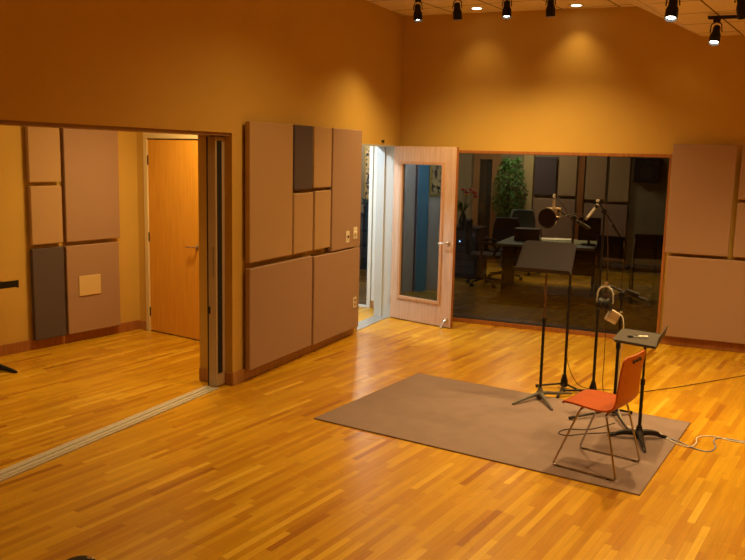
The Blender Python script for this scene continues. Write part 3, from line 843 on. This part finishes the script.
def track(name_loc, L, label, rotz=0):
    r = thing('lighting_track', label, 'lighting track', name_loc, rotz, 'black lighting tracks')
    part('rail', nb(0, L, -.018, .018, -.028, 0, bev=.002), BLACK, r)
    part('end_cap', nb(-.012, 0, -.02, .02, -.022, 0, bev=.002), BLACK, r)
    part('power_feed', nb(L-.12, L, -.022, .022, 0, .02, bev=.003), BLACK, r)
    return r

TY = 8.30
track((-3.45, TY-.06, 3.628), 2.0, 'black lighting track above the row of four spotlights', math.radians(4))
tgt = [(-2.9, 7.9, 0), (-2.65, 8.75, 0), (-2.05, 7.6, 0), (-1.80, 8.75, 0)]
PW = 1.0
for (x, y), tg, l, pw in zip(((-3.225, 8.235), (-2.805, 8.26), (-2.30, 8.30), (-1.87, 8.33)), tgt,
    ('black track spotlight nearest the left wall corner', 'second black track spotlight from the room corner, tilted to the right',
     'third black track spotlight from the room corner', 'fourth black track spotlight from the room corner, left of a lit downlight'), (80, 75, 80, 100)):
    track_head((x, y, 3.600), tg, l, pw*PW, 2.15)
track((-.40, 8.04, 3.265), 1.4, 'short black lighting track at the upper right with its end in view', math.radians(1))
track_head((-.335, 8.04, 3.245), (-.6, 6.6, 0), 'black spotlight hanging lowest at the upper right from the short track', 120*PW)
track((-.80, 6.6, 3.265), 2.6, 'black lighting track mostly above the top picture edge', math.radians(1))
track_head((-.585, 6.61, 3.245), (-.7, 5.4, 0), 'black spotlight at the top picture edge left of the hanging track end', 230*PW)
track_head((-.12, 6.62, 3.245), (.4, 7.6, 1.0), 'black spotlight cut by the top right picture corner', 110*PW)

def downlight(x, y, z, label, power, tgt=None, size=2.2, grp='recessed ceiling downlights', lens=True):
    r = thing('recessed_downlight', label, 'downlight', (x, y, z), 0, grp)
    part('trim_ring', nl([(.062, -.008), (.085, -.008), (.088, 0), (.062, 0)], 24), PLATE, r, True)
    part('lens', nl([(0, -.012), (.05, -.010), (.062, -.003), (0, -.003)], 24), LAMPD, r, True)
    spot_light(r, (x, y, z-.03), tgt or (x, y, 0), power, size, 1., .05)
    return r
downlight(-2.87, 9.12, 3.632, 'dim recessed downlight between the second and third track spotlights', 9, (-2.87, 9.6, .6), 1.6)
downlight(-1.79, 9.20, 3.624, 'bright recessed downlight right of the four track spotlights', 14, (-1.79, 9.6, .6), 1.6)
downlight(-.72, 9.05, 3.40, 'recessed downlight at the top edge left of the upper right track', 14, (-.7, 9.6, .6), 1.5)
# unseen downlights added beyond the frame to light the studio
for k, (x, y, z, pw, tg) in enumerate(((-1.0, 2.9, 3.60, 310, None), (-1.45, 4.4, 3.62, 470, None), (.3, 4.4, 3.28, 130, None), (-2.3, 5.9, 3.63, 150, None),
                       (.9, 7.0, 3.28, 190, None), (1.8, 3.0, 3.28, 150, None), (-.4, 1.6, 3.28, 110, None))):
    downlight(x, y, z, 'unseen downlight added above the frame to light the studio', pw, tg, 2.5 if k else 2.1)

# adjoining room, vestibule and control room lamps
def area(loc, size, power, col, rot=(0, 0, 0)):
    l = bpy.data.lights.new('ceiling_lamp', 'AREA'); l.energy = power; l.color = col; l.size = size; l.shape = 'DISK'
    o = bpy.data.objects.new('ceiling_lamp', l); C.objects.link(o); o.location = loc; o.rotation_euler = rot
    return o
def ceiling_fixture(loc, r_, power, col, label, es):
    t_ = thing('ceiling_lamp', label, 'ceiling lamp', loc, 0)
    part('rim', nl([(r_, -.03), (r_+.012, -.03), (r_+.015, 0), (r_, 0)], 24), PLATE, t_, True)
    part('diffuser', nl([(0, -.034), (r_*.9, -.031), (r_, -.024), (0, -.02)], 24), emis('lit_diffuser', col, es), t_, True)
    area((loc[0], loc[1], loc[2]-.045), r_*1.6, power, col)
ceiling_fixture((-4.85, 6.1, 2.95), .2, 20, (1., .68, .26), 'warm ceiling lamp of the adjoining room near the maple door', 3)
ceiling_fixture((-5.5, 3.2, 2.95), .2, 12, (1., .66, .25), 'warm ceiling lamp of the adjoining room nearer the camera', 3)
downlight(-4.75, 6.35, 2.95, 'recessed downlight of the adjoining room by the maple door', 125, (-5.1, 6.6, 0), 2.1, 'recessed downlights outside the studio')
downlight(-4.75, 4.5, 2.95, 'recessed downlight of the adjoining room near its music stand', 48, None, 1.7, 'recessed downlights outside the studio')
downlight(-2.5, 12.8, 2.9, 'downlight added over the control room desk to brighten the papers', 110, (-2.45, 12.75, 0), .75, 'recessed downlights outside the studio')  # added narrow beam that lifts the papers on the desk
ceiling_fixture((-4.75, 8.5, 2.62), .2, 50, (.84, .93, 1.), 'cool white ceiling lamp of the vestibule', 4)
ceiling_fixture((-3.6, 14.2, 2.9), .15, 15, (1., .90, .60), 'ceiling lamp over the plant in the control room', 2)
ceiling_fixture((-2.2, 13.4, 2.9), .15, 3, (1., .85, .55), 'ceiling lamp over the control room desk', 2)
ceiling_fixture((-6.7, 14.5, 2.9), .15, 34, (1., .85, .6), 'ceiling lamp added to brighten the tall poster', 2)  # lamp added only to brighten the poster

# ------------------------------------------------------------------ control room furniture
# office chair
def office_chair(label, loc, rotz, m, back_h=1.02):
    r = thing('office_chair', label, 'office chair', loc, rotz, 'control room office chairs')
    part('seat', nb(-.24, .24, -.24, .24, .44, .51, bev=.03), m, r, True)
    grid = []
    for k in range(9):
        z = .55+(back_h-.55)*k/8; w_ = .23*(1-.25*(k/8)**4)
        grid.append([(-.25-.03*math.sin(k/8*PI)-.05*k/8+.03*(j/4)**2, w_*j/4, z) for j in range(-4, 5)])
    part('backrest', sheet(grid, .06), m, r, True)
    part('back_post', nt(smoothpath([(-.12, 0, .44), (-.27, 0, .46), (-.31, 0, .62), (-.31, 0, .8)], 5), .018, 8), BLACK, r, True)
    for s in (-1, 1):
        part('armrest', nt(smoothpath([(-.06, s*.25, .46), (-.04, s*.29, .56), (-.10, s*.29, .68), (.08, s*.29, .69), (.18, s*.28, .62), (.14, s*.25, .47)], 6), .020, 8), BLACK, r, True)
    part('gas_post', nt([(0, 0, .10), (0, 0, .44)], .025, 12), SATBLACK, r, True)
    for k in range(5):
        a = k*2*PI/5+.3; c, s = math.cos(a), math.sin(a)
        l_ = part('leg', nt([(0, 0, .12), (c*.28, s*.28, .075)], [.024, .014], 8), BLACK, r, True)
        part('caster', nt([(c*.29-s*.022, s*.29+c*.022, .03), (c*.29+s*.022, s*.29-c*.022, .03)], .03, 12), RUBBER, l_, True)
    return r
office_chair('black office chair with curved armrests behind the left part of the window', (-3.60, 12.42, 0), math.radians(10), DFAB)
office_chair('black office chair behind the glass below the plant', (-3.50, 13.15, 0), math.radians(-80), DFAB, 1.0)
office_chair('grey green office chair beside the plant behind the glass', (-3.40, 14.02, 0), math.radians(-70), GFAB, 1.09)

# desk with papers, monitor, loudspeaker
dk = thing('control_room_desk', 'grey green topped desk behind the glass with papers on it', 'desk', (-2.75, 12.55, 0), math.radians(3))
part('desk_top', nb(-.55, .86, -.80, .48, .715, .75, bev=.006), DESKTOP, dk)
part('modesty_panel', nb(-.50, .82, .35, .37, .2, .715), BLACK, dk)
for x in (-.53, .80):
    part('side_panel', nb(x, x+.04, -.38, .44, 0, .715, bev=.003), BLACK, dk)
for k, (x, y, a, n_, l) in enumerate(((-2.60, 12.86, 8, 3, 'large spread of white papers on the control room desk'), (-2.03, 11.93, -20, 2, 'small white sheet on the desk in front of the monitor'),)):
    sh = thing('paper_sheets', l, 'paper', (x, y, .751), math.radians(a))
    for j in range(n_):
        part('sheet', nb(-.17+.11*j-.1, .12+.11*j-.1, -.16+.03*j, .12+.02*j, .002*j, .002*j+.0015), PAPER, sh)
mo = thing('computer_monitor', 'black computer monitor on the desk behind the glass', 'monitor', (-2.02, 12.35, .751), math.radians(8))
part('screen_case', nb(-.16, .16, -.02, .03, .06, .40, bev=.006), BLACK, mo)
part('screen', nb(-.145, .145, -.022, -.02, .075, .385), mat('dark_screen', (.01, .01, .012), .2), mo)
part('foot', nb(-.10, .10, -.08, .08, 0, .012, bev=.003), BLACK, mo)
part('neck', nb(-.02, .02, .0, .03, .012, .10), BLACK, mo)
sp = thing('desk_loudspeaker', 'dark loudspeaker lying on the desk behind the music stand desk', 'loudspeaker', (-2.93, 12.35, .751), math.radians(4))
part('cabinet', nb(-.19, .19, -.12, .12, 0, .19, bev=.006), mat('dark_walnut_cabinet', (.035, .018, .015), .4), sp)
for x in (-.09, .09):
    part('driver', nl([(.07, 0), (.07, .006), (.05, .002), (0, .01)], 20, M=Matrix.Translation((x, -.12, .095)) @ Matrix.Rotation(PI/2, 4, 'X')), SLOT, sp, True)

# two chrome legged chairs standing in for studio chairs mirrored in the window
def side_chair(label, loc, rotz):
    r = thing('side_chair', label, 'chair', loc, rotz, 'side chairs standing in for reflections in the window')
    part('seat', nb(-.22, .22, -.22, .22, .43, .48, bev=.02), DFAB, r, True)
    part('backrest', nb(-.21, .21, .19, .23, .60, .92, bev=.018), DFAB, r, True)
    for sx in (-1, 1):
        part('leg', nt([(sx*.20, -.20, .012), (sx*.20, -.19, .44)], .011, 8), CHROME, r, True)
        part('back_leg', nt([(sx*.20, .24, .012), (sx*.20, .20, .46), (sx*.20, .22, .86)], .011, 8), CHROME, r, True)
    return r
side_chair('black padded side chair, stand-in for a mirrored one, behind the glass below the pencil microphone', (-1.62, 12.35, 0), math.radians(165))
side_chair('black padded side chair, stand-in for a mirrored one, behind the glass by the right window frame', (-1.14, 12.1, 0), math.radians(-170)).scale = (1.06, 1, 1.08)
# wall loudspeaker
ws = thing('wall_loudspeaker', 'black square loudspeaker on the wall behind the glass at upper right', 'loudspeaker', (-1.55, 15.2, 1.62))
part('cabinet', nb(-.21, .21, -.22, 0, 0, .42, bev=.006), BLACK, ws)
part('driver', nl([(.12, 0), (.12, .006), (.09, .002), (0, .012)], 20, M=Matrix.Translation((0, -.22, .17)) @ Matrix.Rotation(PI/2, 4, 'X')), SLOT, ws, True)
part('tweeter', nl([(.04, 0), (.04, .006), (0, .008)], 16, M=Matrix.Translation((0, -.22, .35)) @ Matrix.Rotation(PI/2, 4, 'X')), DFAB, ws, True)

# equipment rack with vase of flowers, far left of the window
rk = thing('equipment_rack', 'black equipment rack with small blue lights behind the glass at far left', 'equipment rack', (-4.20, 13.2, 0))
part('cabinet', nb(-.42, .30, -.25, .30, 0, .84, bev=.006), BLACK, rk)
rum = mat('dark_grey_panel', (.05, .05, .055), .4, .5)
for k in range(6): part('rack_unit', nb(-.38, .26, -.262, -.25, .08+.12*k, .18+.12*k, bev=.002), rum, rk)
for x, z in ((.0, .61), (.21, .72)):
    part('indicator_light', nl([(.012, 0), (.012, .004), (0, .006)], 10, M=Matrix.Translation((x, -.262, z)) @ Matrix.Rotation(PI/2, 4, 'X')), emis('blue_led', (.25, .5, 1.), 3), rk)
va = thing('flower_vase', 'vase of red and yellow flowers behind the glass next to the open door', 'flowers', (-4.20, 13.05, .841))
part('vase', nl([(0, 0), (.05, .0), (.075, .08), (.05, .18), (.035, .22), (.045, .24), (0, .235)], 18), mat('dark_vase', (.04, .05, .035), .3), va, True)
rnd = random.Random(3)
for k in range(10):
    a = rnd.uniform(0, 2*PI); rr = rnd.uniform(.05, .24); z = rnd.uniform(.46, .62)
    x, y = rr*math.cos(a), rr*math.sin(a)*.6
    stem = part('stem', nt(smoothpath([(0, 0, .22), (x*.5, y*.5, .38), (x, y, z)], 4), .003, 5), LEAF, va, True)
    bm = bmesh.new()
    for j in range(6):
        b2 = j*PI/3
        tube(bm, [(x, y, z), (x+.028*math.cos(b2), y+.028*math.sin(b2), z+.018), (x+.052*math.cos(b2), y+.052*math.sin(b2), z+.008)], [.008, .020, .004], 6)
    part('blossom', bm, PETY if k % 3 == 0 else PETR, stem, True)
bm = bmesh.new()
for k in range(16):
    a = rnd.uniform(0, 2*PI); L = rnd.uniform(.10, .22); z = rnd.uniform(.26, .36)
    d1 = Vector((math.cos(a), math.sin(a), rnd.uniform(-.1, .7))).normalized()
    tube(bm, [Vector((0, 0, .23)), Vector((0, 0, z))+d1*L*.5, Vector((0, 0, z))+d1*L], [.003, .014, .002], 5)
part('foliage', bm, LEAF, va)

# ficus in a pot
pl = thing('potted_ficus', 'tall leafy green potted ficus behind the glass', 'plant', (-3.78, 14.72, 0))
part('pot', nl([(0, 0), (.14, 0), (.18, .30), (.19, .32), (.165, .32), (.16, .28), (0, .28)], 24), POT, pl, True)
bm = bmesh.new()
brs = []
for k in range(9):
    a = rnd.uniform(0, 2*PI); rr = rnd.uniform(.05, .30); zz = rnd.uniform(1.1, 1.95)
    e = Vector((rr*math.cos(a), rr*math.sin(a), zz)); brs.append(e)
    tube(bm, smoothpath([(0.02*math.cos(a), .02*math.sin(a), .28), (e.x*.25, e.y*.25, .28+(zz-.28)*.5), e], 5), [.014-.0009*i for i in range(11)], 6)
part('trunk', bm, BARK, pl, True)
bm = bmesh.new()
for k in range(2600):
    z = .75+1.28*rnd.random(); f_ = (z-.75)/1.28
    R_ = .10+.24*math.sin(min(1, f_*1.05)*PI*.86+.12)
    a = rnd.uniform(0, 2*PI); rr = R_*math.sqrt(rnd.random())
    p = Vector((rr*math.cos(a), rr*math.sin(a), z))
    d_ = Vector((math.cos(a)+rnd.uniform(-.6, .6), math.sin(a)+rnd.uniform(-.6, .6), rnd.uniform(-1.2, .3))).normalized()
    sd_ = d_.cross(Vector((rnd.uniform(-1, 1), rnd.uniform(-1, 1), 1))).normalized()
    L = rnd.uniform(.06, .10); w_ = .016
    n_ = d_.cross(sd_)*.004
    v = [bm.verts.new(q) for q in (p, p+d_*L*.45+sd_*w_+n_, p+d_*L, p+d_*L*.45-sd_*w_+n_)]
    bm.faces.new(v)
lf = part('foliage', bm, LEAF, pl)
pl.location.x -= .09; pl.scale = (.86, .86, .98)

# black cabinet seen through the vestibule
cb = thing('black_cabinet', 'tall black shelf cabinet seen through the doorway beyond the vestibule', 'cabinet', (-6.15, 13.2, 0))
part('body', nb(-.35, .35, -.2, .25, 0, .98, bev=.005), BLACK, cb)
for z in (.2, .45, .7):
    part('shelf_front', nb(-.32, .32, -.215, -.2, z, z+.2, bev=.003), mat('dark_front', (.03, .028, .03), .4), cb)
vp = thing('small_potted_plant', 'small dark potted plant on the black cabinet through the doorway', 'plant', (-5.98, 13.15, .981))
part('pot', nl([(0, 0), (.06, 0), (.08, .12), (0, .12)], 16), POT, vp, True)
bm = bmesh.new()
for k in range(26):
    a = rnd.uniform(0, 2*PI); d1 = Vector((math.cos(a), math.sin(a), rnd.uniform(.2, 1.4))).normalized(); L = rnd.uniform(.15, .28)
    tube(bm, [Vector((0, 0, .11)), Vector((0, 0, .12))+d1*L*.5, Vector((0, 0, .12))+d1*L+Vector((0, 0, -.04))], [.004, .018, .002], 5)
part('foliage', bm, mat('dark_green_leaf', (.03, .06, .02), .6), vp)

# ------------------------------------------------------------------ world, camera, colour
wd = bpy.data.worlds.new('World'); scene.world = wd; wd.use_nodes = True
wd.node_tree.nodes['Background'].inputs[0].default_value = (.02, .02, .025, 1)
wd.node_tree.nodes['Background'].inputs[1].default_value = .2
cam = bpy.data.cameras.new('camera'); co = bpy.data.objects.new('camera', cam); C.objects.link(co)
cam.sensor_fit = 'HORIZONTAL'; cam.sensor_width = 36; cam.lens = 823/745*36; cam.clip_start = .05
pit, rol, yaw_ = math.radians(8.7), math.radians(1.33), math.radians(24)
F = Vector((0, math.cos(pit), -math.sin(pit))); U = Vector((0, math.sin(pit), math.cos(pit))); X = Vector((1, 0, 0))
X2 = X*math.cos(rol)+U*math.sin(rol); U2 = -X*math.sin(rol)+U*math.cos(rol)
Rz = Matrix.Rotation(yaw_, 3, 'Z')
X2, U2, F = Rz @ X2, Rz @ U2, Rz @ F
Mc = Matrix((X2, U2, -F)).transposed().to_4x4(); Mc.translation = (0, 0, 2.0)
co.matrix_world = Mc
scene.camera = co
scene.view_settings.view_transform = 'Standard'
scene.view_settings.look = 'None'
scene.view_settings.exposure = 0.05
scene.view_settings.gamma = 1.0
scene.view_settings.use_curve_mapping = False
